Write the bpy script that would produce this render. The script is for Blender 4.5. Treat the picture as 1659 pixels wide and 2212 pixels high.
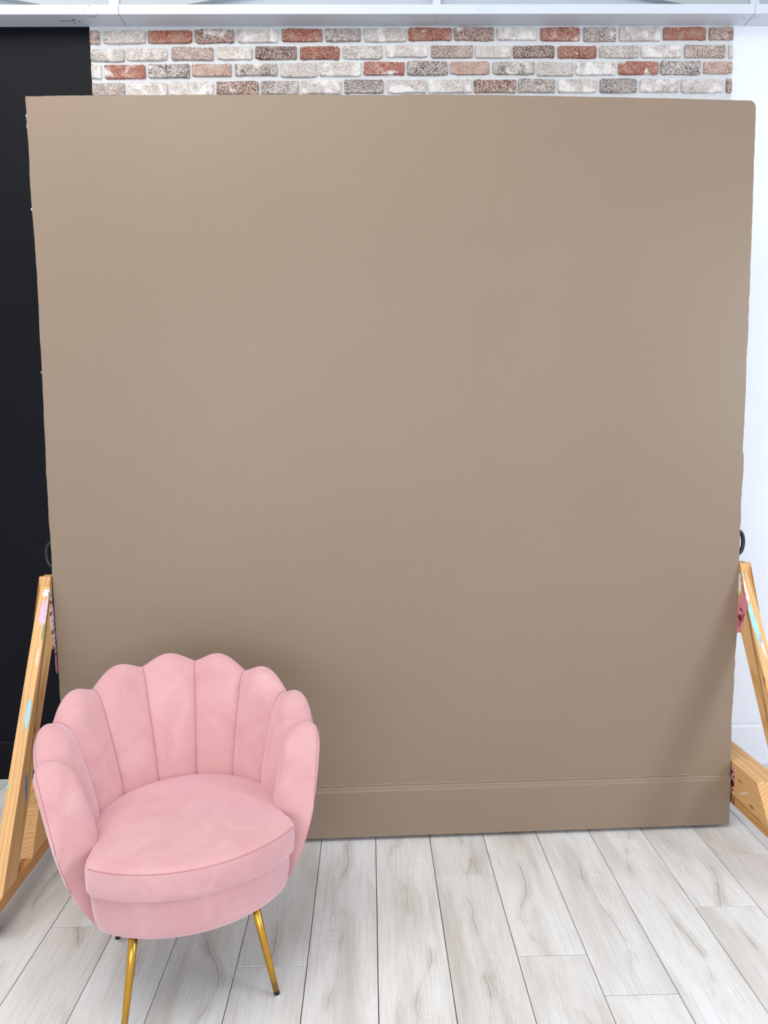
import bpy, bmesh, math, random
from mathutils import Vector, Matrix
PI = math.pi
for o in list(bpy.data.objects): bpy.data.objects.remove(o)
sc = bpy.context.scene
COL = sc.collection

# ---------------------------------------------------------------- camera
CAM_H = 1.41
R = ((0.99972196, -0.01391515, 0.01888898),
     (-0.02020206, -0.10132029, 0.99464866),
     (-0.01192687, -0.99475646, -0.10157353))
F_PX, W_PX, H_PX = 1600.0, 1659.0, 2212.0
def orth():
    a = Vector((797 - 829.5, 943 - 1106, 1600)).normalized()
    d = Vector((1016 - 829.5, 16640 - 1106, 1600)); d = (d - a * d.dot(a)).normalized()
    x = d.cross(a)
    return x, a, -d
AX, AY, AZ = orth()          # world axes written in camera (right, down, forward) coordinates
def cam_to_world(v): return Vector((AX.dot(v), AY.dot(v), AZ.dot(v)))
cr, cu, cb = cam_to_world(Vector((1,0,0))), cam_to_world(Vector((0,-1,0))), cam_to_world(Vector((0,0,-1)))
cam_d = bpy.data.cameras.new('camera'); cam = bpy.data.objects.new('camera', cam_d); COL.objects.link(cam)
m = Matrix.Identity(4)
for i in range(3):
    m[i][0], m[i][1], m[i][2] = cr[i], cu[i], cb[i]
m[2][3] = CAM_H
cam.matrix_world = m
cam_d.sensor_fit = 'HORIZONTAL'; cam_d.sensor_width = 36.0; cam_d.lens = 36.0 * F_PX / W_PX
cam_d.clip_start = 0.05; cam_d.clip_end = 60
sc.camera = cam

# ---------------------------------------------------------------- world, light, exposure
wd = bpy.data.worlds.new('world'); sc.world = wd; wd.use_nodes = True
bg = wd.node_tree.nodes['Background']; bg.inputs[0].default_value = (0.80, 0.88, 1.0, 1); bg.inputs[1].default_value = 0.6
def area(name, loc, target, sx, sy, power, color):
    d = bpy.data.lights.new(name, 'AREA'); d.shape = 'RECTANGLE'; d.size = sx; d.size_y = sy
    d.energy = power; d.color = color
    o = bpy.data.objects.new(name, d); COL.objects.link(o); o.location = loc
    o.rotation_euler = (Vector(target) - Vector(loc)).to_track_quat('-Z', 'Y').to_euler()
    return o
area('skylight_daylight', (-1.2, 0.75, 3.85), (-1.1, 0.9, 0), 3.2, 2.4, 172, (1.0, 0.955, 0.88))
area('window_daylight_right', (3.30, 0.35, 1.7), (0, 1.7, 0.6), 1.2, 1.5, 118, (0.86, 0.93, 1.0))
area('window_daylight_front', (-0.2, -3.2, 1.45), (-0.2, 2.5, 0.6), 4.6, 2.0, 170, (0.88, 0.93, 1.0))
sc.view_settings.view_transform = 'Standard'; sc.view_settings.look = 'None'
sc.view_settings.gamma = 1.0; sc.view_settings.use_curve_mapping = False
sc.view_settings.exposure = -0.85

# ---------------------------------------------------------------- material helpers
def lin(c):
    return tuple((x/255/12.92 if x/255 <= 0.04045 else ((x/255 + 0.055)/1.055)**2.4) for x in c) + (1,)
class NT:
    def __init__(s, name):
        s.m = bpy.data.materials.new(name); s.m.use_nodes = True; s.t = s.m.node_tree
        s.p = s.t.nodes['Principled BSDF']
    def n(s, typ, **kw):
        nd = s.t.nodes.new(typ)
        for k, v in kw.items(): setattr(nd, k, v)
        return nd
    def l(s, a, b): s.t.links.new(a, b)
    def set(s, nd, key, v):
        if hasattr(v, 'is_output') or isinstance(v, bpy.types.NodeSocket): s.l(v, nd.inputs[key])
        else: nd.inputs[key].default_value = v
    def coords(s, scale=(1,1,1), rand=0.0, rot=(0,0,0)):
        tc = s.n('ShaderNodeTexCoord'); mp = s.n('ShaderNodeMapping'); s.l(tc.outputs['Object'], mp.inputs[0])
        mp.inputs['Scale'].default_value = scale; mp.inputs['Rotation'].default_value = rot
        if rand:
            oi = s.n('ShaderNodeObjectInfo'); mu = s.n('ShaderNodeMath', operation='MULTIPLY')
            s.l(oi.outputs['Random'], mu.inputs[0]); mu.inputs[1].default_value = rand
            cb_ = s.n('ShaderNodeCombineXYZ')
            for k in range(3): s.l(mu.outputs[0], cb_.inputs[k])
            s.l(cb_.outputs[0], mp.inputs['Location'])
        return mp.outputs[0]
    def noise(s, vec, scale, detail=4, rough=0.55, dist=0.0):
        nd = s.n('ShaderNodeTexNoise'); s.l(vec, nd.inputs['Vector']); nd.inputs['Scale'].default_value = scale
        nd.inputs['Detail'].default_value = detail; nd.inputs['Roughness'].default_value = rough
        nd.inputs['Distortion'].default_value = dist
        return nd.outputs['Fac']
    def ramp(s, fac, stops, interp='LINEAR'):
        r = s.n('ShaderNodeValToRGB'); r.color_ramp.interpolation = interp
        el = r.color_ramp.elements
        while len(el) < len(stops): el.new(0.5)
        for e, (p, c) in zip(el, stops):
            e.position = p; e.color = c if isinstance(c, (tuple, list)) else (c, c, c, 1)
        s.l(fac, r.inputs[0]); return r.outputs['Color']
    def mix(s, fac, a, b, mode='MIX'):
        nd = s.n('ShaderNodeMix', data_type='RGBA', blend_type=mode)
        for k, v in ((0, fac), (6, a), (7, b)):
            if isinstance(v, bpy.types.NodeSocket): s.l(v, nd.inputs[k])
            else: nd.inputs[k].default_value = v
        return nd.outputs[2]
    def math(s, op, a, b=0.0):
        nd = s.n('ShaderNodeMath', operation=op)
        for k, v in ((0, a), (1, b)):
            if isinstance(v, bpy.types.NodeSocket): s.l(v, nd.inputs[k])
            else: nd.inputs[k].default_value = v
        return nd.outputs[0]
    def bump(s, h, strength=0.3, dist=0.002):
        b = s.n('ShaderNodeBump'); s.l(h, b.inputs['Height']); b.inputs['Strength'].default_value = strength
        b.inputs['Distance'].default_value = dist; s.l(b.outputs[0], s.p.inputs['Normal'])
    def out(s, col=None, rough=None, metal=0.0, spec=None):
        if col is not None: s.set(s.p, 'Base Color', col)
        if rough is not None: s.set(s.p, 'Roughness', rough)
        s.p.inputs['Metallic'].default_value = metal
        if spec is not None: s.p.inputs['Specular IOR Level'].default_value = spec
        return s.m

def mat_plain(name, rgb, rough=0.6, metal=0.0, var=0.06, scale=20.0, bump=0.05, spec=0.5):
    t = NT(name); v = t.coords(); c = lin(rgb)
    n = t.noise(v, scale, 3)
    d = tuple(x*(1-var) for x in c[:3]) + (1,); e = tuple(min(1, x*(1+var)) for x in c[:3]) + (1,)
    col = t.ramp(n, [(0.3, d), (0.7, e)])
    t.bump(t.noise(v, scale*8, 2), bump, 0.001)
    return t.out(col, rough, metal, spec)

def mat_panel():
    t = NT('taupe_wall_paint'); v = t.coords()
    n1 = t.noise(v, 1.3, 2); base = t.ramp(n1, [(0.3, lin((138,120,103))), (0.7, lin((142,124,106)))])
    sp = t.noise(v, 55, 2); specks = t.ramp(sp, [(0.2, 1.0), (0.235, 0.0)])
    col = t.mix(t.math('MULTIPLY', specks, 0.0), base, lin((110,92,78)))
    v2 = t.coords((1, 1, 3)); h = t.math('ADD', t.noise(v2, 9, 5), t.math('MULTIPLY', t.noise(v, 160, 2), 0.35))
    t.bump(h, 0.12, 0.003)
    return t.out(col, 0.42, 0, 0.4)

def mat_white(name, rgb, rough=0.55, flecks=0.0):
    t = NT(name); v = t.coords(); n = t.noise(v, 3, 3)
    c = lin(rgb); col = t.ramp(n, [(0.3, tuple(x*0.97 for x in c[:3]) + (1,)), (0.7, c)])
    if flecks:
        v2 = t.coords((3, 9, 9)); f = t.noise(v2, 3.2, 8, 0.72, 1.2)
        g = t.ramp(f, [(0.335, 1.0), (0.35, 0.0)])
        col = t.mix(t.math('MULTIPLY', g, flecks), col, lin((120,122,128)))
    t.bump(t.noise(v, 60, 3), 0.06, 0.002)
    return t.out(col, rough)

def mat_plank():
    t = NT('pale_grey_oak_plank'); v = t.coords((1, 1, 1), 37.0)
    def sc_(a):
        mp = t.n('ShaderNodeMapping'); t.l(v, mp.inputs[0]); mp.inputs['Scale'].default_value = a; return mp.outputs[0]
    base = t.ramp(t.noise(sc_((6, 1.3, 1)), 1.5, 3, 0.5, 0.5), [(0.30, lin((208,203,198))), (0.48, lin((226,225,224))), (0.68, lin((233,235,237)))])
    # fine limed grain: growth lines bent by a slow noise
    sep = t.n('ShaderNodeSeparateXYZ'); t.l(v, sep.inputs[0])
    warp = t.noise(sc_((5, 1.0, 1)), 1.7, 2, 0.45)
    g1 = t.math('SINE', t.math('ADD', t.math('MULTIPLY', sep.outputs[0], 1500.0), t.math('MULTIPLY', warp, 330.0)))
    fine = t.ramp(t.noise(sc_((210, 9, 1)), 1.5, 3, 0.65), [(0.35, 0.0), (0.65, 1.0)])
    gm = t.math('MULTIPLY', t.math('ADD', t.math('MULTIPLY', g1, 0.5), 0.5), fine)
    col = t.mix(t.math('MULTIPLY', gm, 0.55), base, lin((246,246,246)))
    dk = t.ramp(t.noise(sc_((160, 5, 1)), 1.4, 4, 0.65), [(0.48, 0.0), (0.66, 1.0)])
    col = t.mix(t.math('MULTIPLY', dk, 0.30), col, lin((176,171,166)))
    # beige heartwood clouds and long cracks that follow the board
    st = t.ramp(t.noise(sc_((7, 0.9, 1)), 1.2, 3, 0.5, 0.7), [(0.54, 0.0), (0.72, 1.0)])
    col = t.mix(t.math('MULTIPLY', st, 0.42), col, lin((178,166,152)))
    tc = t.n('ShaderNodeTexCoord'); so = t.n('ShaderNodeSeparateXYZ'); t.l(tc.outputs['Object'], so.inputs[0])
    w1 = t.noise(sc_((0.0, 2.2, 0)), 1.0, 1, 0.5); w2 = t.noise(sc_((0.0, 17, 0)), 1.0, 4, 0.6)
    line = t.math('ADD', t.math('MULTIPLY', t.math('SUBTRACT', w1, 0.5), 0.30), t.math('MULTIPLY', t.math('SUBTRACT', w2, 0.5), 0.022))
    dx = t.math('SUBTRACT', so.outputs[0], line); ad = t.math('ABSOLUTE', dx)
    gate = t.ramp(t.noise(sc_((0, 3.4, 0)), 1.0, 2), [(0.47, 0.0), (0.56, 1.0)])
    cr_ = t.math('MULTIPLY', t.ramp(ad, [(0.0, 1.0), (0.0014, 0.0)]), gate)
    halo = t.math('MULTIPLY', t.math('MULTIPLY', t.ramp(ad, [(0.0, 1.0), (0.024, 0.0)]), gate), t.ramp(t.noise(sc_((30, 9, 1)), 1.0, 3), [(0.3, 0.3), (0.6, 1.0)]))
    lit = t.math('MULTIPLY', t.ramp(t.math('ABSOLUTE', t.math('SUBTRACT', dx, 0.0022)), [(0.0, 1.0), (0.0014, 0.0)]), gate)
    col = t.mix(t.math('MULTIPLY', halo, 0.52), col, lin((160,147,132)))
    col = t.mix(t.math('MULTIPLY', cr_, 0.60), col, lin((112,100,88)))
    col = t.mix(t.math('MULTIPLY', lit, 0.60), col, lin((246,244,240)))
    oi = t.n('ShaderNodeObjectInfo')
    tone = t.ramp(oi.outputs['Random'], [(0.0, (0.90,0.89,0.87,1)), (0.45, (1.0,1.0,1.0,1)), (1.0, (0.97,0.965,0.95,1))])
    col = t.mix(1.0, col, tone, 'MULTIPLY')
    t.bump(t.math('SUBTRACT', gm, t.math('MULTIPLY', cr_, 2.0)), 0.2, 0.001)
    return t.out(col, 0.40, 0, 0.45)

def mat_pine(name='pine_lumber', a=(232,186,128), b=(202,146,86), spacing=0.0105):
    t = NT(name); v = t.coords((1, 1, 1), 3.0)
    mp = t.n('ShaderNodeMapping'); t.l(v, mp.inputs[0]); mp.inputs['Scale'].default_value = (2.2, 14, 14)
    warp = t.noise(mp.outputs[0], 0.7, 3, 0.5)
    tc = t.n('ShaderNodeTexCoord'); sp = t.n('ShaderNodeSeparateXYZ'); t.l(tc.outputs['Object'], sp.inputs[0])
    y = t.math('ADD', sp.outputs[1], 0.085); z = t.math('ADD', sp.outputs[2], 0.05)
    r = t.math('SQRT', t.math('ADD', t.math('MULTIPLY', y, y), t.math('MULTIPLY', z, z)))
    r = t.math('ADD', r, t.math('MULTIPLY', warp, 0.055))
    ph = t.math('FRACT', t.math('DIVIDE', r, spacing))
    ring = t.ramp(ph, [(0.0, 0.0), (0.62, 0.15), (0.90, 1.0), (1.0, 0.0)])
    mp2 = t.n('ShaderNodeMapping'); t.l(v, mp2.inputs[0]); mp2.inputs['Scale'].default_value = (3, 60, 60)
    fib = t.noise(mp2.outputs[0], 3, 4, 0.6)
    base = t.mix(t.ramp(fib, [(0.35, 0.0), (0.7, 1.0)]), lin(a), lin(tuple(int(p*0.93) for p in a)))
    col = t.mix(t.math('MULTIPLY', ring, 0.9), base, lin(b))
    mp3 = t.n('ShaderNodeMapping'); t.l(v, mp3.inputs[0]); mp3.inputs['Scale'].default_value = (6, 16, 16)
    vo = t.n('ShaderNodeTexVoronoi'); t.l(mp3.outputs[0], vo.inputs['Vector']); vo.inputs['Scale'].default_value = 1.0
    kn = t.ramp(vo.outputs['Distance'], [(0.06, 1.0), (0.13, 0.0)])
    col = t.mix(t.math('MULTIPLY', kn, 0.75), col, lin((104,62,34)))
    t.bump(t.math('SUBTRACT', fib, ring), 0.12, 0.001)
    return t.out(col, 0.55, 0, 0.4)

def mat_brick(name, dark, mid, light, wash, speck=0.5):
    """dark / mid / light brick colours; wash = how much white paint is left on it"""
    t = NT(name); v = t.coords((1, 1, 1), 11.0)
    n = t.noise(v, 26, 4, 0.6); s_ = t.noise(v, 210, 3, 0.6); w = t.noise(v, 17, 4, 0.6, 0.6)
    col = t.ramp(n, [(0.34, lin(dark)), (0.5, lin(mid)), (0.66, lin(light))])
    col = t.mix(t.math('MULTIPLY', t.ramp(s_, [(0.485, 0.0), (0.53, 1.0)]), min(1, speck*1.25)), col, lin((226,218,212)))
    wf = t.ramp(w, [(max(0, 0.66 - wash*0.32), 0.0), (max(0.05, 0.80 - wash*0.32), 1.0)])
    col = t.mix(t.math('MULTIPLY', wf, 0.85), col, lin((232,229,226)))
    pit = t.ramp(t.noise(v, 170, 3, 0.6), [(0.33, 1.0), (0.38, 0.0)])
    col = t.mix(t.math('MULTIPLY', pit, 0.6), col, lin((96,84,80)))
    t.bump(t.math('ADD', s_, t.math('MULTIPLY', w, 1.5)), 0.35, 0.0015)
    return t.out(col, 0.85, 0, 0.2)

def mat_velvet():
    t = NT('blush_pink_velvet'); v = t.coords()
    n = t.math('ADD', t.math('MULTIPLY', t.noise(v, 9, 4, 0.6, 0.8), 0.75), t.math('MULTIPLY', t.noise(v, 900, 2), 0.25))
    col = t.ramp(n, [(0.30, lin((197,146,147))), (0.70, lin((212,166,166)))])
    t.set(t.p, 'Sheen Weight', 0.75); t.set(t.p, 'Sheen Roughness', 0.5); t.p.inputs['Sheen Tint'].default_value = lin((254,226,244))
    t.bump(t.noise(v, 700, 2), 0.08, 0.0006)
    return t.out(col, 0.85, 0, 0.15)

def mat_mottle():
    t = NT('chipped_old_paint'); v = t.coords()
    n = t.noise(v, 55, 5, 0.7, 0.5); n2 = t.noise(v, 24, 2)
    a = t.ramp(n2, [(0.42, lin((214,150,170))), (0.5, lin((120,28,34))), (0.6, lin((120,28,34)))])
    col = t.mix(t.ramp(n, [(0.49, 0.0), (0.53, 1.0)]), a, lin((236,226,224)))
    t.bump(n, 0.5, 0.003)
    return t.out(col, 0.5)

M = {
 'panel': mat_panel(), 'plank': mat_plank(), 'pine': mat_pine(), 'velvet': mat_velvet(), 'mottle': mat_mottle(),
 'pine_dark': mat_pine('pine_lumber_orange', (214,160,98), (160,104,54), 0.0095),
 'white': mat_white('white_wall_paint', (236,239,246)), 'beam': mat_white('white_painted_lumber', (214,220,230), 0.5, 0.6),
 'greypanel': mat_white('pale_grey_painted_board', (176,184,188)),
 'mortar': mat_plain('white_mortar', (208,210,212), 0.85, 0, 0.05, 40, 0.4),
 'black': mat_plain('black_wall_paint', (8,10,18), 0.5, 0, 0.1, 4, 0.03, 0.14),
 'underlay': mat_plain('dark_underlay', (30,28,28), 0.9),
 'brass': mat_plain('polished_gold_metal', (200,152,64), 0.24, 1.0, 0.02, 30, 0.0),
 'rubber': mat_plain('black_rubber', (16,16,18), 0.5), 'glide': mat_plain('clear_grey_glide', (190,195,198), 0.2),
 'blackmetal': mat_plain('black_coated_steel', (18,19,21), 0.3), 'zinc': mat_plain('zinc_steel', (190,196,204), 0.3, 1.0),
 'fabricunder': mat_plain('black_underside_fabric', (22,20,22), 0.9), 'thread_and_shade': mat_plain('rose_thread_and_shade', (186,118,124), 0.8),
 'flake': mat_plain('white_plaster_flake', (232,228,222), 0.8),
 'p_white': mat_plain('dried_white_paint', (238,234,228), 0.5), 'p_pink': mat_plain('dried_pink_paint', (236,176,214), 0.5),
 'p_rose': mat_plain('dried_rose_paint', (222,140,152), 0.5), 'p_red': mat_plain('dried_dark_red_paint', (122,18,24), 0.45),
 'p_blue': mat_plain('dried_pale_blue_paint', (160,208,226), 0.5), 'p_blue2': mat_plain('dried_blue_paint', (112,142,184), 0.5),
 'p_green': mat_plain('dried_green_paint', (96,146,104), 0.5), 'p_mint': mat_plain('dried_mint_paint', (130,214,176), 0.5),
 'p_taupe': mat_plain('dried_taupe_paint', (150,128,110), 0.5),
 'upper': mat_white('pale_blue_grey_board', (184,193,204)), 'crackm': mat_plain('dark_open_crack', (96,98,104), 0.9),
 'ceiling': mat_white('ceiling_paint', (236,238,240)),
}
BR = {
 'g':  mat_brick('brick_pale_grey', (159,148,143), (176,167,162), (188,181,176), 0.30, 0.5),
 'g2': mat_brick('brick_grey_chipped', (139,130,124), (165,156,150), (182,174,169), 0.42, 0.5),
 'w':  mat_brick('brick_whitewashed', (159,148,143), (184,175,171), (197,191,187), 0.62, 0.6),
 'w2': mat_brick('brick_cream', (172,161,154), (189,182,176), (200,195,190), 0.42, 0.5),
 'w3': mat_brick('brick_flaking_white', (148,135,130), (178,169,165), (197,191,187), 0.6, 0.6),
 'b':  mat_brick('brick_mottled_brown', (119,93,83), (145,122,113), (167,148,139), 0.18, 0.45),
 'b2': mat_brick('brick_red_brown', (104,61,50), (130,93,81), (165,145,135), 0.25, 0.40),
 'b3': mat_brick('brick_grey_brown', (130,113,106), (150,135,128), (171,159,154), 0.2, 0.5),
 'bk': mat_brick('brick_umber', (111,96,91), (135,120,115), (159,148,143), 0.22, 0.45),
 'o':  mat_brick('brick_orange', (139,76,53), (154,94,72), (158,126,111), 0.05, 0.16),
 'o2': mat_brick('brick_orange_patchy', (141,74,53), (152,96,78), (176,148,135), 0.30, 0.2),
 'o3': mat_brick('brick_burnt_orange', (111,65,50), (139,78,55), (145,96,76), 0.10, 0.2),
 'o4': mat_brick('brick_orange_flaking', (146,79,59), (154,93,74), (180,139,124), 0.34, 0.2),
 'd':  mat_brick('brick_dark_red', (78,50,44), (104,74,66), (137,115,106), 0.14, 0.35),
 'd2': mat_brick('brick_dull_red', (104,66,53), (128,93,79), (148,122,111), 0.08, 0.42),
 'k':  mat_brick('brick_charcoal', (85,76,72), (117,106,102), (148,139,133), 0.18, 0.5),
 'k2': mat_brick('brick_grey_cracked', (102,91,83), (139,128,120), (171,161,156), 0.32, 0.5),
 'p':  mat_brick('brick_faded_orange', (163,119,98), (171,139,124), (182,159,148), 0.12, 0.3),
}

# ---------------------------------------------------------------- geometry helpers
def obj(name, bm_or_mesh, mat, parent=None, smooth=False):
    if isinstance(bm_or_mesh, bmesh.types.BMesh):
        me = bpy.data.meshes.new(name); bm_or_mesh.normal_update(); bm_or_mesh.to_mesh(me); bm_or_mesh.free()
    else: me = bm_or_mesh
    if mat and not me.materials: me.materials.append(mat)
    o = bpy.data.objects.new(name, me); COL.objects.link(o)
    if parent: o.parent = parent
    if smooth:
        for p in me.polygons: p.use_smooth = True
    return o
def empty(name, loc=(0,0,0), rz=0, label=None, cat=None, group=None, kind=None):
    o = bpy.data.objects.new(name, None); COL.objects.link(o); o.location = loc; o.rotation_euler = (0,0,rz)
    tag(o, label, cat, group, kind); return o
def tag(o, label=None, cat=None, group=None, kind=None):
    if label: o['label'] = label
    if cat: o['category'] = cat
    if group: o['group'] = group
    if kind: o['kind'] = kind
    return o
def box_bm(x0, x1, y0, y1, z0, z1, bev=0.0, seg=1, bm=None):
    b = bm or bmesh.new()
    g = bmesh.ops.create_cube(b, size=1)['verts']
    for v in g:
        v.co = Vector(((x0+x1)/2 + v.co.x*(x1-x0), (y0+y1)/2 + v.co.y*(y1-y0), (z0+z1)/2 + v.co.z*(z1-z0)))
    if bev and bm is None: bmesh.ops.bevel(b, geom=b.edges[:], offset=bev, segments=seg, affect='EDGES')
    return b
def prism_bm(pts, h0, h1, frame, bev=0.0):
    """pts: 2D outline; frame(a,b,h)->Vector"""
    b = bmesh.new()
    lo = [b.verts.new(frame(p[0], p[1], h0)) for p in pts]; hi = [b.verts.new(frame(p[0], p[1], h1)) for p in pts]
    b.faces.new(lo[::-1]); b.faces.new(hi); n = len(pts)
    for i in range(n): b.faces.new((lo[i], lo[(i+1) % n], hi[(i+1) % n], hi[i]))
    bmesh.ops.recalc_face_normals(b, faces=b.faces[:])
    if bev: bmesh.ops.bevel(b, geom=b.edges[:], offset=bev, segments=1, affect='EDGES')
    return b
def tube_bm(path, rad, seg=8, closed=False, caps=True):
    b = bmesh.new(); rings = []; n = len(path); path = [Vector(p) for p in path]
    rr = rad if isinstance(rad, (list, tuple)) else [rad]*n
    prev = None
    for i, p in enumerate(path):
        if closed: d = path[(i+1) % n] - path[i-1]
        else: d = path[min(i+1, n-1)] - path[max(i-1, 0)]
        d.normalize()
        if prev is None:
            a = d.orthogonal().normalized()
        else:
            a = (prev - d*prev.dot(d)); a = a.normalized() if a.length > 1e-6 else d.orthogonal().normalized()
        prev = a; c = d.cross(a)
        rings.append([b.verts.new(p + (a*math.cos(2*PI*k/seg) + c*math.sin(2*PI*k/seg))*rr[i]) for k in range(seg)])
    m_ = n if closed else n-1
    for i in range(m_):
        A, B = rings[i], rings[(i+1) % n]
        for k in range(seg): b.faces.new((A[k], A[(k+1) % seg], B[(k+1) % seg], B[k]))
    if caps and not closed: b.faces.new(rings[0][::-1]); b.faces.new(rings[-1])
    return b
def lathe_bm(prof, seg=24, mat_=None):
    b = bmesh.new(); rings = []
    for r, z in prof: rings.append([b.verts.new(Vector((r*math.cos(2*PI*k/seg), r*math.sin(2*PI*k/seg), z))) for k in range(seg)])
    for A, B in zip(rings, rings[1:]):
        for k in range(seg): b.faces.new((A[k], A[(k+1) % seg], B[(k+1) % seg], B[k]))
    b.faces.new(rings[0][::-1]); b.faces.new(rings[-1])
    bmesh.ops.recalc_face_normals(b, faces=b.faces[:])
    if mat_: bmesh.ops.transform(b, matrix=mat_, verts=b.verts[:])
    return b
rnd = random.Random(7)
def wob(seed, n=6):
    r = random.Random(seed); T = [(r.uniform(8, 170), r.uniform(0, 6.28), r.uniform(.3, 1)) for _ in range(n)]
    S = sum(a for _, _, a in T)
    return lambda x: sum(a*math.sin(f*x + p) for f, p, a in T)/S

# ================================================================ ROOM SHELL
WALL_Y = 3.02; X0, X1, Y0 = -3.6, 3.4, -3.5; CEIL = 3.95
floor = obj('floor', box_bm(X0, X1, Y0, WALL_Y + 0.12, -0.10, -0.012), M['underlay']); tag(floor, kind='structure')
PW = 0.19
joint_at = {0: 2.64, -1: 2.70, 1: 2.253, 2: 1.874, 3: 1.7245, 4: 2.74, 5: 2.0645, 6: 2.3365, -2: 1.8575, -3: 2.62, -4: 1.45, -5: 2.0425, -6: 2.66, -7: 1.55, 7: 1.75, 8: 2.55}
PL = 1.22
r2 = random.Random(3); plank_meshes = {}
lo_k, hi_k = math.floor((X0 - 0.004)/PW), math.ceil((X1 - 0.004)/PW)
for k in range(lo_k, hi_k):
    j = joint_at.get(k, r2.uniform(0, PL)); 
    j -= PL*math.ceil((j + 0.55)/PL)       # first joint below y = -0.55
    xa, xb = max(X0, 0.004 + k*PW), min(X1, 0.004 + (k+1)*PW)
    ys = []; y = j
    while y < WALL_Y: ys.append((max(y, -0.6), min(y + PL, WALL_Y))); y += PL
    if Y0 < -0.6: ys.append((Y0, -0.6))
    for ya, yb in ys:
        if yb - ya < 0.02: continue
        b = box_bm(-(xb-xa)/2 + 0.0011, (xb-xa)/2 - 0.0011, -(yb-ya)/2 + 0.0012, (yb-ya)/2 - 0.0012, -0.012, 0.0)
        top = [e for e in b.edges if all(v.co.z > -0.001 for v in e.verts)]
        bmesh.ops.bevel(b, geom=top, offset=0.0009, segments=1, affect='EDGES')
        o = obj('plank', b, M['plank'], floor); o.location = ((xa+xb)/2, (ya+yb)/2, 0)

ceiling = obj('ceiling', box_bm(X0 - .12, X1 + .12, Y0 - .12, WALL_Y + .12, CEIL, CEIL + 0.1), M['ceiling']); tag(ceiling, kind='structure')
wall_left = obj('wall_left', box_bm(X0 - .12, X0, Y0, WALL_Y + .12, -0.1, CEIL), M['white']); tag(wall_left, kind='structure')
wall_right = obj('wall_right', box_bm(X1, X1 + .12, Y0, WALL_Y + .12, -0.1, CEIL), M['white']); tag(wall_right, kind='structure')
wall_front = obj('wall_front', box_bm(X0, X1, Y0 - .12, Y0, -0.1, CEIL), M['white']); tag(wall_front, kind='structure')
wall_back = obj('wall_back', box_bm(X0, X1, WALL_Y, WALL_Y + 0.12, -0.1, CEIL), M['white']); tag(wall_back, kind='structure')
BX0, BX1, BT = -1.043, 1.433, 2.976
blk = obj('black_painted_section', box_bm(X0, BX0, WALL_Y - 0.002, WALL_Y + 0.01, 0.0, BT), M['black'], wall_back)
mor = obj('brick_wallpaper', box_bm(BX0, BX1, WALL_Y - 0.003, WALL_Y + 0.01, 0.0, BT), M['mortar'], wall_back)  # printed brick wallpaper, modelled as raised bricks so their edges cast shade

obj('upper_board', box_bm(X0, X1, WALL_Y - 0.004, WALL_Y + .01, 3.0113, CEIL), M['upper'], wall_back)
# ---- wallpaper bricks: positions measured on the wall plane
def px_to_wall(u, v):
    d = cam_to_world(Vector((u - W_PX/2, v - H_PX/2, F_PX))); t = WALL_Y/d.y
    return d.x*t, CAM_H + d.z*t
rows = [
 [(386,433,138,195,'b'),(450,630,136,193,'g'),(642,830,135,190,'o'),(845,1012,132,190,'b2'),(1030,1198,130,190,'w'),(1220,1392,128,185,'o2'),(1408,1557,127,185,'bk'),(1575,1753,125,185,'g'),(1766,1950,124,180,'o'),(1963,2132,120,180,'b2'),(2147,2315,123,180,'w'),(2335,2502,123,182,'o2'),(2520,2657,123,184,'bk'),(2675,2850,120,183,'g'),(2863,3045,121,179,'o'),(3060,3168,121,178,'b2')],
 [(386,540,216,270,'g2'),(550,723,212,265,'w'),(745,923,208,265,'b'),(940,1090,207,262,'w2'),(1105,1282,204,260,'d'),(1298,1466,205,262,'o3'),(1482,1650,203,258,'g2'),(1670,1843,200,253,'w'),(1862,2041,199,255,'b'),(2053,2205,200,255,'w2'),(2217,2393,200,255,'d'),(2409,2573,202,256,'o3'),(2588,2755,201,254,'g2'),(2767,2938,200,254,'w'),(2955,3130,198,255,'b'),(3145,3166,200,255,'w2')],
 [(386,440,284,344,'w'),(455,630,283,344,'o4'),(643,820,280,342,'k'),(832,1000,280,334,'p'),(1017,1198,278,332,'k2'),(1213,1368,276,337,'g'),(1380,1558,273,333,'w'),(1572,1746,272,329,'o4'),(1760,1933,268,328,'k'),(1946,2112,270,325,'p'),(2130,2308,270,325,'k2'),(2322,2473,272,333,'g'),(2487,2655,270,330,'w'),(2670,2840,270,327,'o4'),(2852,3022,266,327,'k'),(3036,3166,272,322,'p')],
 [(386,542,362,420,'b3'),(558,725,360,420,'w3'),(738,922,358,418,'w'),(938,1117,355,414,'d2'),(1130,1290,353,412,'k2'),(1305,1472,352,410,'w'),(1488,1655,347,407,'k'),(1674,1838,348,406,'w3'),(1850,2037,347,405,'w'),(2048,2226,346,406,'d2'),(2238,2396,345,405,'k2'),(2410,2573,346,404,'w'),(2590,2747,344,404,'k'),(2763,2927,346,404,'w3'),(2940,3118,346,404,'w'),(3134,3166,346,404,'d2')]]
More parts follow.
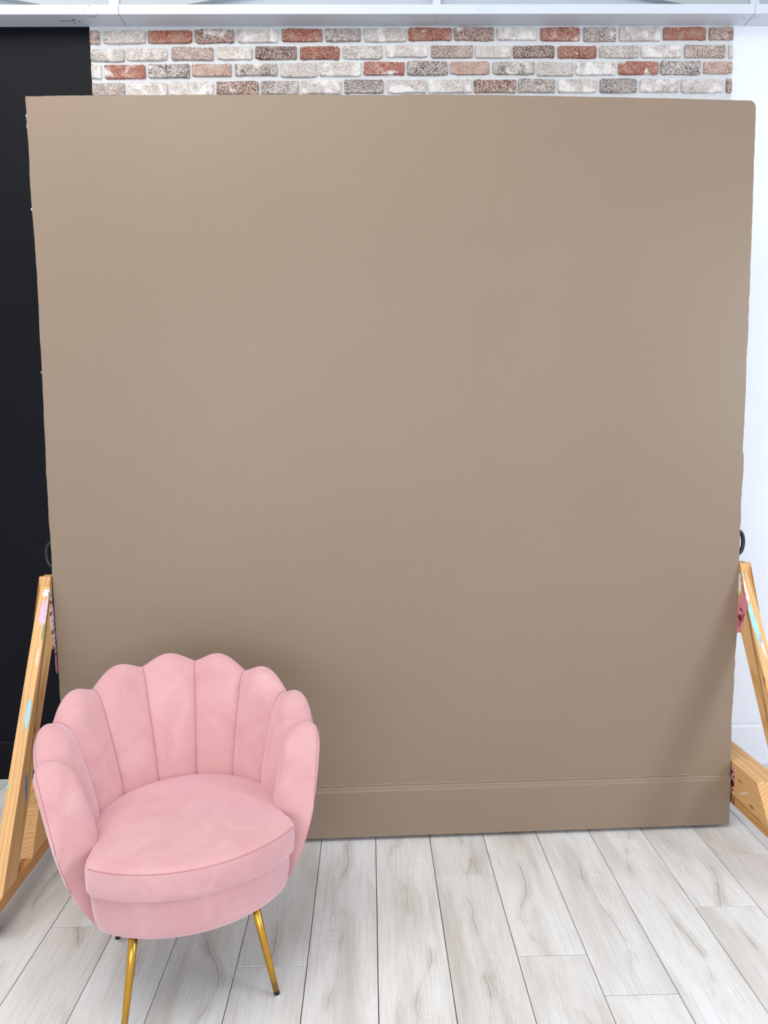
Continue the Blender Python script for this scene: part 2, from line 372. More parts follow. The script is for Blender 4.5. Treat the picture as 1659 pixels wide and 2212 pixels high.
def brick_into(b, xa, xb, za, zb, seed, flatL=False, flatR=False):
    """a rounded, slightly uneven brick face of the wallpaper print, relief deepened for edge shade"""
    r = random.Random(seed); cx_, cz_ = (xa+xb)/2, (za+zb)/2; hw, hh = (xb-xa)/2, (zb-za)/2
    N = 36; outer = []; inner = []
    for i in range(N):
        a = 2*PI*(i + .5)/N
        c, s = math.cos(a), math.sin(a); p = 0.17
        ux = math.copysign(abs(c)**p, c); uz = math.copysign(abs(s)**p, s)
        jx, jz = r.uniform(-.0024, .0014), r.uniform(-.0026, .0022)
        x = ux*hw + math.copysign(jx, ux) * (0 if (flatL and ux < 0) or (flatR and ux > 0) else 1)*(1 if jx > 0 else 1)
        z = uz*(hh + jz)
        x = max(-hw, min(hw, x)) if (flatL or flatR) else x
        outer.append((x, z))
    yb_, ym, yf = WALL_Y - 0.0015, WALL_Y - 0.008, WALL_Y - 0.0105
    A = [b.verts.new((cx_ + x, yb_, cz_ + z)) for x, z in outer]
    B = [b.verts.new((cx_ + x*.995, ym, cz_ + z*.985)) for x, z in outer]
    C_ = [b.verts.new((cx_ + x - math.copysign(.0022, x), yf + r.uniform(-.001, .001), cz_ + z*(1 - .0022/hh))) for x, z in outer]
    for P, Q in ((A, B), (B, C_)):
        for i in range(N): b.faces.new((P[i], P[(i+1) % N], Q[(i+1) % N], Q[i]))
    b.faces.new(C_)
def add_brick(xa, xb, za, zb, kind, seed):
    b = bmesh.new(); brick_into(b, xa, xb, za, zb, seed, abs(xa - BX0) < 1e-4, abs(xb - BX1) < 1e-4)
    bmesh.ops.recalc_face_normals(b, faces=b.faces[:])
    return obj('brick', b, BR[kind], mor)
nb = 0; last_rows = []
for ri, row in enumerate(rows):
    rr_ = []
    for (a, b_, c, d, kd) in row:
        xa, zt = px_to_wall(a/2, c/2); xb, zb_ = px_to_wall(b_/2, d/2)
        xa2, _ = px_to_wall(a/2, (c+d)/4); xb2, _ = px_to_wall(b_/2, (c+d)/4)
        xa, xb = max(BX0, xa2), min(BX1, xb2)
        if a == 386: xa = BX0
        if b_ >= 3158: xb = BX1
        rr_.append((xa, xb, zt, zb_, kd))
        add_brick(xa, xb, zb_, zt, kd, 100*ri + nb); nb += 1
    last_rows.append(rr_)
pitch = 0.0702*1.0
z4 = sum((r_[2] + r_[3])/2 for r_ in last_rows[3])/len(last_rows[3]); z1 = sum((r_[2] + r_[3])/2 for r_ in last_rows[0])/len(last_rows[0])
pitch = (z1 - z4)/3
rest = bmesh.new(); rk = list(BR.values()); restmats = []
rowi = 4
while True:
    zc = z4 - 0.016 - pitch*(rowi - 3)
    if zc < 0.2: break
    src = last_rows[rowi % 4]; sh = 0.36*(rowi//4)
    for (xa, xb, _, _, kd) in src:
        if abs(xa - BX0) < 1e-4 or abs(xb - BX1) < 1e-4: w0, w1 = xa, xb
        else: w0, w1 = xa, xb
        if rowi < 18:
            add_brick(w0, w1, zc - pitch*.41, zc + pitch*.41, src[(src.index((xa, xb, _, _, kd)) + rowi*3) % len(src)][4] if False else kd, rowi*50 + nb); nb += 1
        else:
            nf = len(rest.faces); brick_into(rest, w0, w1, zc - pitch*.41, zc + pitch*.41, rowi*50 + nb); nb += 1
            rest.faces.ensure_lookup_table()
            for fi in range(nf, len(rest.faces)): rest.faces[fi].material_index = list(BR).index(kd)
    rowi += 1
bmesh.ops.recalc_face_normals(rest, faces=rest.faces[:])
ro = obj('lower_bricks', rest, None, mor)
for mm in BR.values(): ro.data.materials.append(mm)
tag(ro, kind='stuff')

# ---- baseboards of the back wall
def baseboard(name, xa, xb, mat, h):
    pr = [(0, 0), (-0.013, 0), (-0.013, h - 0.012), (-0.009, h - 0.006), (-0.006, h), (0, h)]
    b = prism_bm(pr, xa, xb, lambda a, z, x: Vector((x, WALL_Y - 0.002 + a, z)))
    return tag(obj(name, b, mat), kind='structure')
baseboard('baseboard_left', X0 + .01, BX0, M['black'], 0.165)
baseboard('baseboard_right', BX1, X1 - .01, M['white'], 0.174)
baseboard('baseboard_back', BX0, BX1, M['white'], 0.17)

# ---- plate beam, posts and braces above the wall finish
trim_beam = empty('trim_1', (0, 0, 0), 0, kind='structure')
jx1, jx2 = -0.905, 1.475
for (a, b_, sl) in ((X0 + .02, jx1, 0), (jx1, jx2, 0), (jx2, X1 - .02, 0)):
    b = box_bm(-(b_-a)/2 + .0008, (b_-a)/2 - .0008, -0.0425, 0.0425, -0.0175, 0.0175, 0.0015)
    o = obj('beam_board', b, M['beam'], trim_beam); o.location = ((a+b_)/2, WALL_Y - 0.0435, 2.9935)
def px_x(u, y, z):
    # x at which the photograph's column u crosses the line y, z
    v = H_PX/2; best = None
    for k in range(40):
        d = cam_to_world(Vector((u - W_PX/2, v - H_PX/2, F_PX))); t = y/d.y; zz = CAM_H + d.z*t
        v += (zz - z)/t*0.9; best = d.x*t
    return best
def on_plane(u, v, ax, val):
    d = cam_to_world(Vector((u - W_PX/2, v - H_PX/2, F_PX))); o_ = Vector((0, 0, CAM_H)); return o_ + d*((val - o_[ax])/d[ax])
for (u, v, w_, h_, face) in ((143,45,34,2,0), (158,43,14,3,0), (162,49,10,2,0), (172,46,8,2,0), (196,35,16,1.5,0), (205,37,8,2,0), (209,30,1.6,5,1), (181,24,2,5,1), (192,12,1.5,8,1), (122,27,1.5,4,1), (149,13,1.2,7,1),
                          (1607,40,7,1.3,0), (1634,37,5,1.5,0), (942,39,4,1.2,0), (944,49,4,1,0), (1035,20,8,1,1)):
    ax, val = ((2, 2.976), (1, WALL_Y - 0.0860))[face]
    c = on_plane(u, v, ax, val); ex = (on_plane(u + w_/2, v, ax, val) - c); ey = (on_plane(u, v + h_/2, ax, val) - c)
    b = bmesh.new(); rr = random.Random(int(u)); n = 9; nrm = Vector((0, 0, -1)) if face == 0 else Vector((0, -1, 0)); lo = []; hi = []
    for i in range(n):
        a = 2*PI*i/n; p = c + ex*math.cos(a)*rr.uniform(.5, 1) + ey*math.sin(a)*rr.uniform(.4, 1)
        lo.append(b.verts.new(p - nrm*.0006)); hi.append(b.verts.new(p + nrm*.0003))
    b.faces.new(hi); b.faces.new(lo[::-1])
    for i in range(n): b.faces.new((lo[i], lo[(i+1) % n], hi[(i+1) % n], hi[i]))
    bmesh.ops.recalc_face_normals(b, faces=b.faces[:])
    obj('wood_crack', b, M['crackm'], trim_beam)
ti = 2
for (ua, ub, diag) in ((235, 257, True), (935, 952, False), (1621, 1641, True)):
    yp = WALL_Y - 0.040
    xa, xb = px_x(ua, yp, 3.03), px_x(ub, yp, 3.03)
    root = empty('trim_%d' % ti, (0, 0, 0), 0, kind='structure'); ti += 1
    obj('post', box_bm(xa, xb, yp, WALL_Y - .001, 3.0125, CEIL - 0.01, 0.0015), M['beam'], root)
    if diag:
        for s in (-1, 1):
            xs = xa if s < 0 else xb
            pts = [(xs, 3.0125), (xs + s*0.10, 3.0125), (xs + s*1.0, 3.17), (xs + s*1.0, 3.24), (xs, 3.056)]
            obj('diagonal_brace', prism_bm(pts, yp + .008, WALL_Y - .001, lambda a, z, h: Vector((a, h, z)), 0.001), M['greypanel'], root)

# ================================================================ BACKDROP PANEL ON A-FRAMES
YAW = math.atan(0.0241)
stand = empty('rolling_backdrop_panel', (0.108, 2.471, 0), YAW,
   'large taupe painted backdrop panel with baseboard, held upright by pine A-frames on casters', 'backdrop', kind='thing')
HW = 1.163; TH = 0.052; ZB, ZT = 0.014, 2.480
def panel_outline():
    pts = []; wl, wr, wt, wb = wob(1), wob(2), wob(3), wob(4)
    n = 150
    for i in range(n + 1):                       # bottom, left to right
        u = -HW + 2*HW*i/n; pts.append((u, ZB + 0.0012*wb(u)))
    jr = random.Random(41); steps = [jr.uniform(-.0014, .0012) for _ in range(90)]
    def tab(T, z):
        for (a, p), (b_, q) in zip(T, T[1:]):
            if z <= b_: return p + (q - p)*(z - a)/(b_ - a)
        return T[-1][1]
    RT = [(0, HW + .0045), (.15, HW + .003), (.39, HW + .0005), (.5, HW + .004), (.8, HW + .007), (1.22, HW + .006), (1.24, HW + .0085), (1.33, HW + .0095), (1.335, HW + .0055), (1.7, HW + .0075), (2.1, HW + .0075), (2.5, HW + .0055)]
    LT = [(0, -HW - .006), (.6, -HW - .0035), (.9, -HW - .0055), (1.3, -HW - .006), (1.63, -HW - .001), (1.95, -HW + .0005), (2.2, -HW - .003), (2.5, -HW - .003)]
    def right(z): return tab(RT, z) + 0.0009*wr(z) + steps[int(z*36) % 90]*(1 if z < 1.9 else .4)
    for i in range(1, n): z = ZB + (ZT - ZB)*i/n; pts.append((right(z), z)) if z < ZT - .012 else None
    pts.append((HW + .001, ZT - .004)); pts.append((HW - .010, ZT + .0035))
    for i in range(2, n - 1):
        u = HW - 2*HW*i/n; pts.append((u, ZT + 0.012*(1 - (u/HW)**2) + 0.0014*wt(u) + 0.003*(u > 0)))
    pts.append((-HW - .003, ZT))
    def left(z): return tab(LT, z) - 0.0009*wl(z) + steps[int(z*24 + 7) % 90]*.6
    for i in range(n - 1, 0, -1): z = ZB + (ZT - ZB)*i/n; pts.append((left(z), z))
    return pts
b = prism_bm(panel_outline(), 0.012, 0.012 + TH, lambda a, z, h: Vector((a, h, z)))
obj('panel', b, M['panel'], stand)
# baseboard with a rounded top and a quirk below it
BH = 0.178
pr = [(0.0122, ZB), (0.0, ZB), (0.0, BH), (0.0015, BH + .0035), (0.0035, BH + .0045), (0.0045, BH + .0065), (0.005, BH + .012), (0.0075, BH + .0155), (0.0122, BH + .017)]
NB = 120; b = bmesh.new(); wv = wob(9); sec = []
for i in range(NB + 1):
    u = -HW + 0.001 + (2*HW - 0.002)*i/NB
    sec.append([b.verts.new((u, a + 0.0003*wv(u*1.3), z + (0.0012*wv(u) if z < ZB + .001 else 0) + 0.0006*wv(u*2 + 3))) for a, z in pr])
for A, B in zip(sec, sec[1:]):
    for k in range(len(pr)): b.faces.new((A[k], A[(k+1) % len(pr)], B[(k+1) % len(pr)], B[k]))
b.faces.new(sec[0][::-1]); b.faces.new(sec[-1]); bmesh.ops.recalc_face_normals(b, faces=b.faces[:])
obj('panel_baseboard', b, M['panel'], stand)
# lumpy caulk ridge above the baseboard
b = bmesh.new(); wz = wob(21, 9); wy = wob(22, 9); NB = 420; sec = []
for i in range(NB + 1):
    u = -HW + 0.006 + (2*HW - 0.014)*i/NB
    hgt = 0.006 + 0.0045*max(-.6, wz(u)*1.6); d = 0.0022 + 0.0022*max(-.7, wy(u)*1.6); z0 = BH + .0165
    prf = [(0.0125, z0 - .002), (0.0122 - d*.6, z0), (0.0122 - d, z0 + hgt*.35), (0.0122 - d*.7, z0 + hgt*.75), (0.0125, z0 + hgt)]
    sec.append([b.verts.new((u, a, z)) for a, z in prf])
for A, B in zip(sec, sec[1:]):
    for k in range(4): b.faces.new((A[k], A[k+1], B[k+1], B[k]))
bmesh.ops.recalc_face_normals(b, faces=b.faces[:])
obj('caulk_ridge', b, M['panel'], stand, True)
# white flakes along the panel's side edges
for (s, z, w_, h_) in ((-1, 2.423, .003, .010), (-1, 2.39, .002, .012), (-1, 2.14, .0035, .009), (-1, 1.30, .002, .022), (-1, 1.63, .002, .007), (1, 1.46, .002, .02), (1, 0.46, .0028, .012), (1, 1.62, .0018, .03), (1, 0.62, .0018, .012)):
    b = bmesh.new(); r = random.Random(int(z*100)); n = 9
    pts = [(s*(HW - .002) + s*w_*max(0, math.cos(2*PI*i/n)*s)*s*1.3*r.uniform(.7, 1.2) if True else 0, z + h_/2*math.sin(2*PI*i/n)*r.uniform(.8, 1.2)) for i in range(n)]
    pts = [(s*(HW + .0035 + w_*1.0*(0.5 + 0.5*math.cos(2*PI*i/n))*r.uniform(.75, 1.15)), z + h_/2*math.sin(2*PI*i/n)*r.uniform(.8, 1.2)) for i in range(n)]
    obj('plaster_flake', prism_bm(pts, 0.014, 0.022, lambda a, zz, h: Vector((a, h, zz))), M['flake'], stand)
# D handles on both side edges
for s, zc in ((-1, 1.0305), (1, 1.028)):
    path = []; 
    for i in range(21):
        a = -PI/2 + PI*i/20
        path.append((s*(HW + .003 + 0.0245*abs(math.cos(a))**0.75), 0.030, zc + 0.041*math.sin(a)))
    hb = tube_bm(path, 0.0068, 10)
    h = obj('handle', hb, M['blackmetal'], stand, True)
    for e in (-1, 1):
        obj('mounting_plate', box_bm(HW if s > 0 else -HW - .0072, HW + .0082 if s > 0 else -HW + .001, 0.020, 0.040, zc + e*.045 - .008, zc + e*.045 + .008, .0008), M['blackmetal'], h)

def board(name, pts, u0, u1, ang, mat, bev=0.0016, parent=stand):
    """pts: outline in the (v, z) plane of the frame; ang: direction of the grain; local X runs along the board"""
    c, s = math.cos(ang), math.sin(ang); o0 = pts[0]
    def fr(a, z, h):
        da, dz = a - o0[0], z - o0[1]
        return Vector((da*c + dz*s, -(h - u0), -da*s + dz*c))
    b = prism_bm(pts, u0, u1, fr, bev)
    o = obj(name, b, mat, parent)
    # local X -> (0,c,s), local Y -> (-1,0,0), local Z -> (0,-s,c)
    mt = Matrix(((0, -1, 0, u0), (c, 0, -s, o0[0]), (s, 0, c, o0[1]), (0, 0, 0, 1)))
    o.matrix_local = mt
    return o
SL = 0.575
def blob(name, cu, cz, w_, h_, plane, coord, mat, seed, tilt=0.0, n=18, jag=.25):
    """a raised splash of dried paint: plane 'side' = faces +-u, 'front' = on the sloping front edge"""
    r = random.Random(seed); pts = []
    for i in range(n):
        a = 2*PI*i/n; k = 1 - jag*r.random(); x = w_/2*math.cos(a)*k; y = h_/2*math.sin(a)*k
        pts.append((cu + x*math.cos(tilt) - y*math.sin(tilt), cz + x*math.sin(tilt) + y*math.cos(tilt)))
    if plane == 'side': fr = lambda a, z, h: Vector((coord[0] + coord[1]*h, a, z))
    else: fr = lambda a, z, h: Vector((a, coord[0] + SL*z - h*.86, z + h*.5))
    o = obj(name, prism_bm(pts, -0.0006, 0.0009, fr), mat, stand)
    words_ = mat.name.replace('_', ' ').split('.')[0]
    tag(o, ('chipped pink and dark red old paint' if 'chipped' in words_ else words_) + ' splash on the pine'); return o
for s in (-1, 1):
    # inner face of the stand; the frames stand just outside the panel's edges
    ui = s*(HW + 0.011) if s < 0 else HW + 0.008
    def span(w_): return (ui - w_, ui) if s < 0 else (ui, ui + w_)
    f0, b0 = -0.520 , -0.425       # where front / rear faces of the brace meet z = 0
    cz = 0.122; ap = f0 + SL*0.957 + 0.01
    u0, u1 = span(0.038)
    vm = f0 + SL*0.957 + 0.0 + 0.035         # mirror plane of the two braces
    plumb = 0.012 if s < 0 else 0.012
    # front brace: sloping 2x4 with plumb cut towards the rear brace
    zpl = (plumb - b0)/SL
    pts = [(f0 + SL*cz, cz), (b0 + SL*cz, cz), (plumb, zpl), (plumb, 0.957), (f0 + SL*0.935 + .010, 0.957), (f0 + SL*0.925, 0.925)]
    board('front_brace', pts, u0, u1, math.atan2(1, SL), M['pine'])
    # rear brace, cut plumb against the front one, sloping away behind the panel
    pv = plumb + 0.0008; z_low = zpl - 0.03
    pts = [(pv, 0.957), (pv, z_low), (pv + 0.004, z_low - 0.025), (pv + 0.095 - .05, z_low + .09), (pv + 0.395, cz), (pv + 0.50, cz), (pv + 0.055, 0.94), (pv + 0.045, 0.957)]
    pts = [(pv, 0.957), (pv, z_low - .02), (pv + .012, z_low + .02), (pv + .052, z_low + .065 + .05), (pv + 0.40, cz), (pv + 0.505, cz), (pv + 0.065, 0.93), (pv + 0.050, 0.957)]
    board('rear_brace', pts, u0, u1, math.atan2(-1, SL), M['pine'])
    # floor board and the bevelled block that stands on it
    w0, w1 = span(0.090)
    board('floor_board', [(-0.475, 0.088), (0.523, 0.088), (0.523, 0.122), (-0.475, 0.122)], w0, w1, 0, M['pine_dark'])
    board('bevelled_block', [(-0.252 if s < 0 else -.238, 0.1225), (0.36, 0.1225), (0.29, 0.262 if s < 0 else .243), (-0.178 if s < 0 else -.148, 0.262 if s < 0 else .243)], w0, w1, 0, M['pine'])
    # casters
    for v in (-0.425, 0.455):
        uc = (w0 + w1)/2
        cst = obj('caster', box_bm(uc - .026, uc + .026, v - .03, v + .03, .0845, .0885, .0008), M['zinc'], stand)
        fk = bmesh.new()
        for e in (-1, 1):
            box_bm(uc + e*.0165 - .0012, uc + e*.0165 + .0012, v - .014, v + .022, .022, .0845, bm=fk)
        box_bm(uc - .0177, uc + .0177, v - .014, v + .022, .0815, .0845, bm=fk)
        obj('fork', fk, M['zinc'], cst)
        mt = Matrix.Translation((uc, v, 0.029)) @ Matrix.Rotation(PI/2, 4, 'Y')
        obj('wheel', lathe_bm([(.006, -.012), (.024, -.012), (.029, -.008), (.029, .008), (.024, .012), (.006, .012)], 28, mt), M['rubber'], cst, False)
        mt2 = Matrix.Translation((uc, v, 0.029)) @ Matrix.Rotation(PI/2, 4, 'Y')
        obj('axle_bolt', lathe_bm([(.0045, -.0215), (.0045, .0215)], 8, mt2), M['zinc'], cst)
    # dried paint on the inner side and front faces
    cs = (ui, -s)
    fc = (f0,)
    uc = (u0 + u1)/2; q = s
    if s < 0:
        blob('paint_splash', .006, .80, .045, .26, 'side', cs, M['mottle'], 3, .05, jag=.4)
        blob('paint_splash', .018, .885, .030, .080, 'side', cs, M['p_taupe'], 4)
        blob('paint_splash', .018, .66, .022, .075, 'side', cs, M['p_rose'], 5)
        blob('paint_splash', ui - .015, .905, .026, .035, 'front', fc, M['p_white'], 6, 0, 26, .55)
        blob('paint_splash', ui - .014, .845, .022, .095, 'front', fc, M['p_pink'], 7, 0, 26, .4)
        blob('paint_splash', ui - .0045, .855, .007, .09, 'front', fc, M['p_white'], 8)
        blob('paint_splash', ui - .004, .79, .005, .055, 'front', fc, M['p_green'], 9)
        blob('paint_splash', ui - .010, .565, .016, .10, 'front', fc, M['p_blue'], 10)
        blob('paint_splash', ui - .009, .72, .007, .06, 'front', fc, M['p_white'], 15, jag=.5)
        blob('paint_splash', ui - .034, .385, .006, .016, 'front', fc, M['p_mint'], 11)
        blob('paint_splash', -.262, .36, .022, .09, 'side', cs, M['p_blue2'], 12, -.1, jag=.4)
        blob('paint_splash', -.05, .165, .10, .006, 'side', cs, M['p_white'], 13, .5, jag=.6)
    else:
        blob('paint_splash', -.012, .80, .064, .14, 'side', cs, M['p_rose'], 23, .25, n=26, jag=.3)
        blob('paint_splash', -.012, .755, .036, .10, 'side', cs, M['p_rose'], 24, .5, n=26, jag=.35)
        blob('paint_splash', -.010, .80, .030, .012, 'side', (ui - .0004, -s), M['p_red'], 46, .4, jag=.5)
        blob('paint_splash', .010, .885, .04, .075, 'side', cs, M['p_white'], 44, n=26, jag=.5)
        blob('paint_splash', .016, .715, .010, .05, 'side', (ui - .0004, -s), M['mottle'], 45, jag=.5)
        blob('paint_splash', -.004, .77, .028, .026, 'side', (ui - .0004, -s), M['p_red'], 25)
        blob('paint_splash', ui + .008, .915, .010, .026, 'front', fc, M['p_blue'], 26)
        blob('paint_splash', ui + .007, .862, .015, .10, 'front', fc, M['p_white'], 27, n=26, jag=.4)
        blob('paint_splash', ui + .0105, .765, .020, .16, 'front', fc, M['p_blue'], 28, .07, 26, .3)
        blob('paint_splash', ui + .019, .70, .012, .10, 'front', fc, M['p_white'], 29, .1, n=26, jag=.65)
        blob('paint_splash', .004, .18, .032, .115, 'side', cs, M['mottle'], 30, jag=.3)
        blob('paint_splash', .004, .165, .026, .03, 'side', (ui - .0004, -s), M['p_red'], 31)
        blob('paint_splash', .002, .107, .020, .026, 'side', cs, M['p_taupe'], 34)
        blob('paint_splash', -.010, .105, .006, .032, 'side', (ui - .0004, -s), M['p_red'], 35)
        blob('paint_splash', -.08, .17, .09, .008, 'side', cs, M['p_white'], 33, -.5, jag=.7)

# ================================================================ ARMCHAIR
chair = empty('scalloped_armchair', (-0.487, 1.852, 0), math.radians(20.2),
   'blush pink velvet scallop-back armchair with tapered gold metal legs', 'armchair')
STEP = math.radians(26.15)
def lerp_tab(tab, z):
    if z <= tab[0][0]: return tab[0][1]
    for (a, p), (b_, q) in zip(tab, tab[1:]):
        if z <= b_:
            t = (z - a)/(b_ - a); return p + (q - p)*t
    return tab[-1][1]
RO = [(.2465,.200),(.247,.238),(.252,.248),(.262,.258),(.28,.270),(.31,.286),(.36,.306),(.42,.323),(.50,.340),(.58,.354),(.64,.362),(.70,.364),(.76,.362)]
RI = [(.25,.212),(.30,.219),(.36,.228),(.44,.238),(.50,.252),(.56,.270),(.62,.291),(.68,.311),(.72,.323),(.78,.335)]
YC = [(.44,0),(.70,.047),(.78,.052)]
PHE = [(.25,114.5),(.36,112),(.44,111),(.52,107),(.60,103),(.66,101)]
VAL = [.728,.701,.664,.609]            # rim height at the seams, from the centre outwards
PEAK = [.757,.748,.718,.678,.630]      # rim height in the middle of each petal
def petal_data(ph):
    """ph in radians -> (bulge 0..1, rim height)"""
    a = abs(ph)/STEP; k = int(a + .5)
    f = a + .5 - k                     # 0..1 inside the petal
    if k > 4: k, f = 4, 1.0
    s = max(0, math.sin(PI*f))
    v_in = VAL[k-1] if k > 0 else VAL[0]
    v_out = VAL[k] if k < 4 else .548
    base = v_in + (v_out - v_in)*f if k else VAL[0]
    rise = PEAK[k] - (v_in + v_out)/2 if k else PEAK[0] - VAL[0]
    return s, base + rise*s**1.25
Z_IN0 = .392; Z_OUT0 = .247
def section(ph, w=0.0, nin=16, ntop=10, nout=18, bl=None):
    """points of the shell section: inner face from below the cushion up over the rim, then down outside.
    w 0..1 runs round the front edge of the arm"""
    s, zr = petal_data(ph)
    if bl is not None: s = bl
    if w: zr = .45 + (PEAK[4] - .45)*(1 - w**2.5)**(1/2.5)
    hr = .045; zt = zr - hr; sg = 1 if ph > 0 else -1
    zin = Z_IN0 if abs(ph) < 3.45*STEP else Z_OUT0
    def pos(z, inner, g):
        ro, ri = lerp_tab(RO, z), lerp_tab(RI, z)
        bulge = .019*s**.5*min(1, max(0, (z - .36)/.1)) if inner else 0.004*s*min(1, max(0, (z-.5)/.15))
        mid, half = (ro + ri)/2, (ro - ri)/2
        if inner:
            r = mid - half*g - bulge*g
            r = r + (ro - r)*(1 - (1 - w**2.8)**(1/2.8)) if w else r
        else:
            r = mid + half*g + bulge*g
            if w: r = r + (ro - r)*(1 - (1 - w**2.8)**(1/2.8))
        r = min(r, ro + .004)
        p = ph
        if w or abs(ph) > 3.5*STEP:
            pe = math.radians(lerp_tab(PHE, z)); p0 = 3.5*STEP
            ww = (abs(ph) - p0)/(4.5*STEP - p0)
            p = sg*(p0 + (pe - p0)*ww)
        return Vector((r*math.sin(p), lerp_tab(YC, z) + r*math.cos(p), z))
    pts = []
    for i in range(nin): pts.append(pos(zin + (zt - zin)*i/nin, True, 1))
    for i in range(ntop):
        a = PI/2*i/ntop; pts.append(pos(zt + hr*math.sin(a), True, math.cos(a)**.85))
    pts.append(pos(zt + hr, False, 0.0))
    k_st = None
    for i in range(1, ntop + 1):
        a = PI/2*(1 - i/ntop); pts.append(pos(zt + hr*math.sin(a), False, max(0, math.cos(a))**.85))
    for i in range(1, nout + 1): 
        t = i/nout; t = 1 - (1 - t)**1.5
        pts.append(pos(zt + (Z_OUT0 - zt)*t, False, 1))
    pts.append(pos(.2466, False, 1) if False else Vector((pts[-1].x*.8, pts[-1].y*.8, .2466)))
    return pts
NIN, NTOP, NOUT = 16, 10, 18
SPLIT = NIN + NTOP + 5                       # the stitch line just outside the crest
def grid_bm(secs, i0, i1, flip=False):
    b = bmesh.new(); V = [[b.verts.new(p) for p in s_[i0:i1+1]] for s_ in secs]
    for A, B in zip(V, V[1:]):
        for k in range(len(A) - 1): b.faces.new((A[k], B[k], B[k+1], A[k+1]))
    bmesh.ops.recalc_face_normals(b, faces=b.faces[:])
    return b
all_secs = []
for k in range(-4, 5):
    secs = []
    n = 20
    for i in range(n + 1):
        ph = (k - .5 + i/n)*STEP
        ph = max(-4.4999*STEP, min(4.4999*STEP, ph)); w = 0.0
        bl = max(0, math.sin(PI*i/n))
        if k == -4 and i < n/2:
            t = 1 - i/(n/2); w = t; bl = 1 - .3*t; 
        if k == 4 and i > n/2: t = (i - n/2)/(n/2); w = t; bl = 1 - .3*t
        if w:                                  # bunch the stations towards the tip so that it rounds off
            tt = math.sin(w*PI/2); ph = math.copysign(4*STEP + .4999*STEP*tt, ph); w = tt if t < .999 else 1.0
        secs.append(section(ph, w, NIN, NTOP, NOUT, bl))
    bb = grid_bm(secs, 0, SPLIT)
    obj('back_channel', bb, M['velvet'], chair, True)
    all_secs += secs if k == -4 else secs[1:]
for k in range(-4, 4):
    ph = (k + .5)*STEP; sp2 = section(ph, 0.0, NIN, NTOP, NOUT, 0.0)[2:SPLIT + 1]
    obj('seam_shade_line', tube_bm([p - Vector((math.sin(ph), math.cos(ph), 0))*.0007 + Vector((0, 0, .0002)) for p in sp2], .0011, 6), M['thread_and_shade'], chair, True)  # darker tubes added in the channel creases to stand in for their shade
outer = obj('outer_shell', grid_bm(all_secs, SPLIT, NIN + NTOP + NOUT + NTOP + 1), M['velvet'], chair, True)
# make sure the shells' faces look outward
for o in [c for c in chair.children if c.name.startswith(('back_channel', 'outer_shell'))]:
    me = o.data; p = me.polygons[len(me.polygons)//2]
# rim stitching
tipL = all_secs[0][SPLIT+1:]; tipR = all_secs[-1][SPLIT+1:]
path = [p for p in tipL if p.z > .35][::-1] + [s_[SPLIT] for s_ in all_secs] + [p for p in tipR if p.z > .35]
path = [p + Vector((p.x, p.y - .06, 0)).normalized()*.0003 + Vector((0, 0, .0002)) for p in path]
st = obj('rim_stitching', tube_bm(path, .0008, 5), M['thread_and_shade'], chair, True)

# cushion and base outlines (plan)
def plan(front_y, corner_x, corner_y, rb, y_sag, nfront=40, nback=60, notch=0.0):
    pts = []
    half = corner_x; sag = corner_y - front_y; Rr = (half*half + sag*sag)/(2*sag); cyy = front_y + Rr
    amax = math.asin(half/Rr)
    for i in range(nfront + 1):
        a = -amax + 2*amax*i/nfront; pts.append((Rr*math.sin(a), cyy - Rr*math.cos(a)))
    # right corner up to the arm, back round the circle, down the left
    ang_end = math.radians(108)
    for t in (.33, .66): 
        x = corner_x + (rb*math.sin(ang_end) - corner_x)*t + .004*(1-t); pts.append((x, corner_y + (rb*math.cos(ang_end) - corner_y)*t))
    for i in range(nback + 1):
        a = ang_end - 2*ang_end*i/nback; pts.append((rb*math.sin(a), rb*.985*math.cos(a)))
    for t in (.66, .33):
        x = corner_x + (rb*math.sin(ang_end) - corner_x)*t + .004*(1-t); pts.append((-x, corner_y + (rb*math.cos(ang_end) - corner_y)*t))
    # soften the two front corners
    n = len(pts)
    for _ in range(2):
        pts = [((pts[i-1][0] + 2*pts[i][0] + pts[(i+1) % n][0])/4, (pts[i-1][1] + 2*pts[i][1] + pts[(i+1) % n][1])/4) for i in range(n)]
    return pts
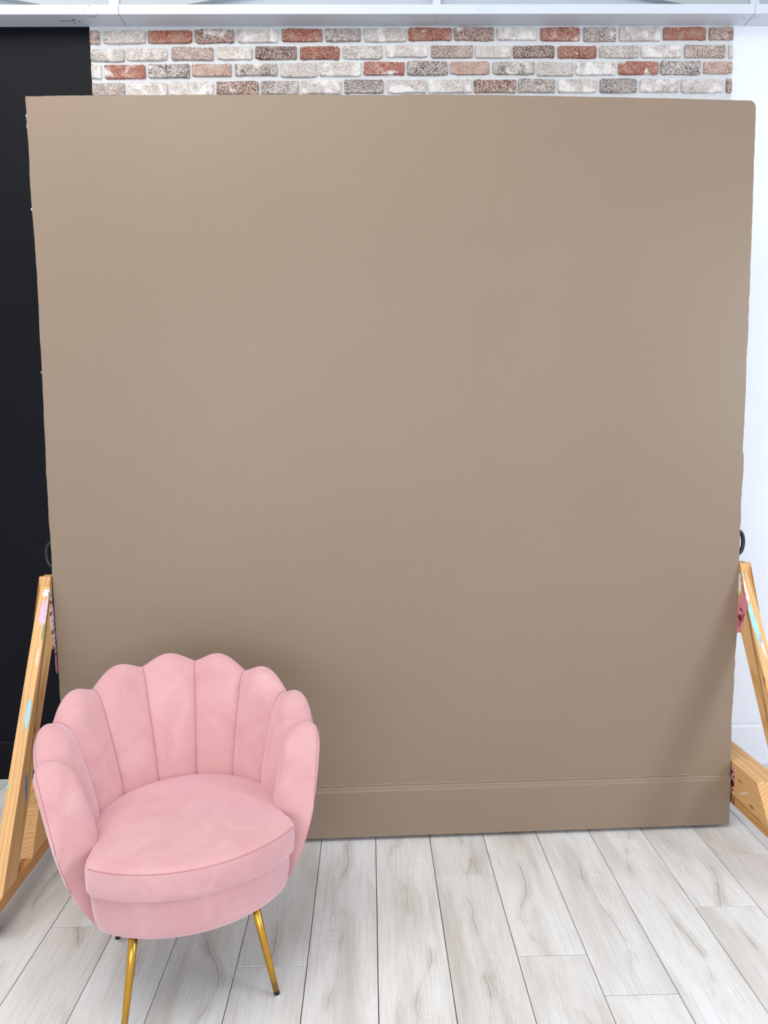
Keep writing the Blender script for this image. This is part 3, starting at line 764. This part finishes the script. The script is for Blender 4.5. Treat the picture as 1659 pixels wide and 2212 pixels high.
def loft(outline, layers, cen, cap=True):
    b = bmesh.new(); rings = []
    for lay in layers:
        s_, z = lay[:2]
        rings.append([b.verts.new((cen[0] + (x - cen[0])*s_, cen[1] + (y - cen[1])*s_, z)) for x, y in outline])
    n = len(outline)
    for A, B in zip(rings, rings[1:]):
        for i in range(n): b.faces.new((A[i], A[(i+1) % n], B[(i+1) % n], B[i]))
    b.faces.new(rings[0][::-1]); b.faces.new(rings[-1])
    bmesh.ops.recalc_face_normals(b, faces=b.faces[:])
    return b
po = plan(-.257, .254, -.150, .240, 0); cen = (0, -.01)
cush = obj('seat_cushion', loft(po, [(.80,.360),(.955,.3605),(.982,.363),(.995,.369),(1.0,.378),(1.003,.40),(1.002,.422),(.997,.430),(.990,.4345),(.975,.4380),(.95,.4405),(.9,.4435),(.8,.4475),(.65,.4515),(.45,.4545),(.2,.4555),(.05,.456)], cen), M['velvet'], chair, True)
sp_ = [(x, y) for x, y in po[1:40]]
obj('stitching', tube_bm([(cen[0] + (x - cen[0])*.9965, cen[1] + (y - cen[1])*.9965, .4315) for x, y in sp_], .0007, 5), M['thread_and_shade'], cush, True)
pb = plan(-.240, .247, -.128, .222, 0)
obj('seat_base', loft(pb, [(.78,.2512),(.90,.2514),(.930,.2535),(.948,.260),(.968,.275),(.99,.31),(.998,.34),(1.0,.350),(.995,.357),(.98,.3600)], cen), M['velvet'], chair, True)
obj('underside_cloth', loft([(x*.86, y*.86) for x, y in pb], [(1.0, .2495), (1.0, .2517)], cen), M['fabricunder'], chair)
legs = (((-.185,-.176), (-.146,-.142)), ((.186,-.176), (.138,-.142)), ((-.186,.205), (-.135,.140)), ((.186,.205), (.135,.140)))
for (fx, fy), (tx, ty) in legs:
    f = Vector((fx, fy, 0)); t = Vector((tx, ty, .256)); d = (t - f)
    pa = [f + d*k for k in (.055, .3, .6, 1.0)]
    lg = obj('leg', tube_bm(pa, [.0073, .0084, .0097, .0112], 24), M['brass'], chair, True)
    obj('foot_cap', tube_bm([f + d*.022, f + d*.057], [.0074, .0074], 20), M['rubber'], lg, False)
    obj('floor_glide', lathe_bm([(.0095, 0.0), (.0102, .0015), (.0095, .0045), (.006, .0065)], 20, Matrix.Translation((fx, fy, .0002))), M['glide'], lg, False)
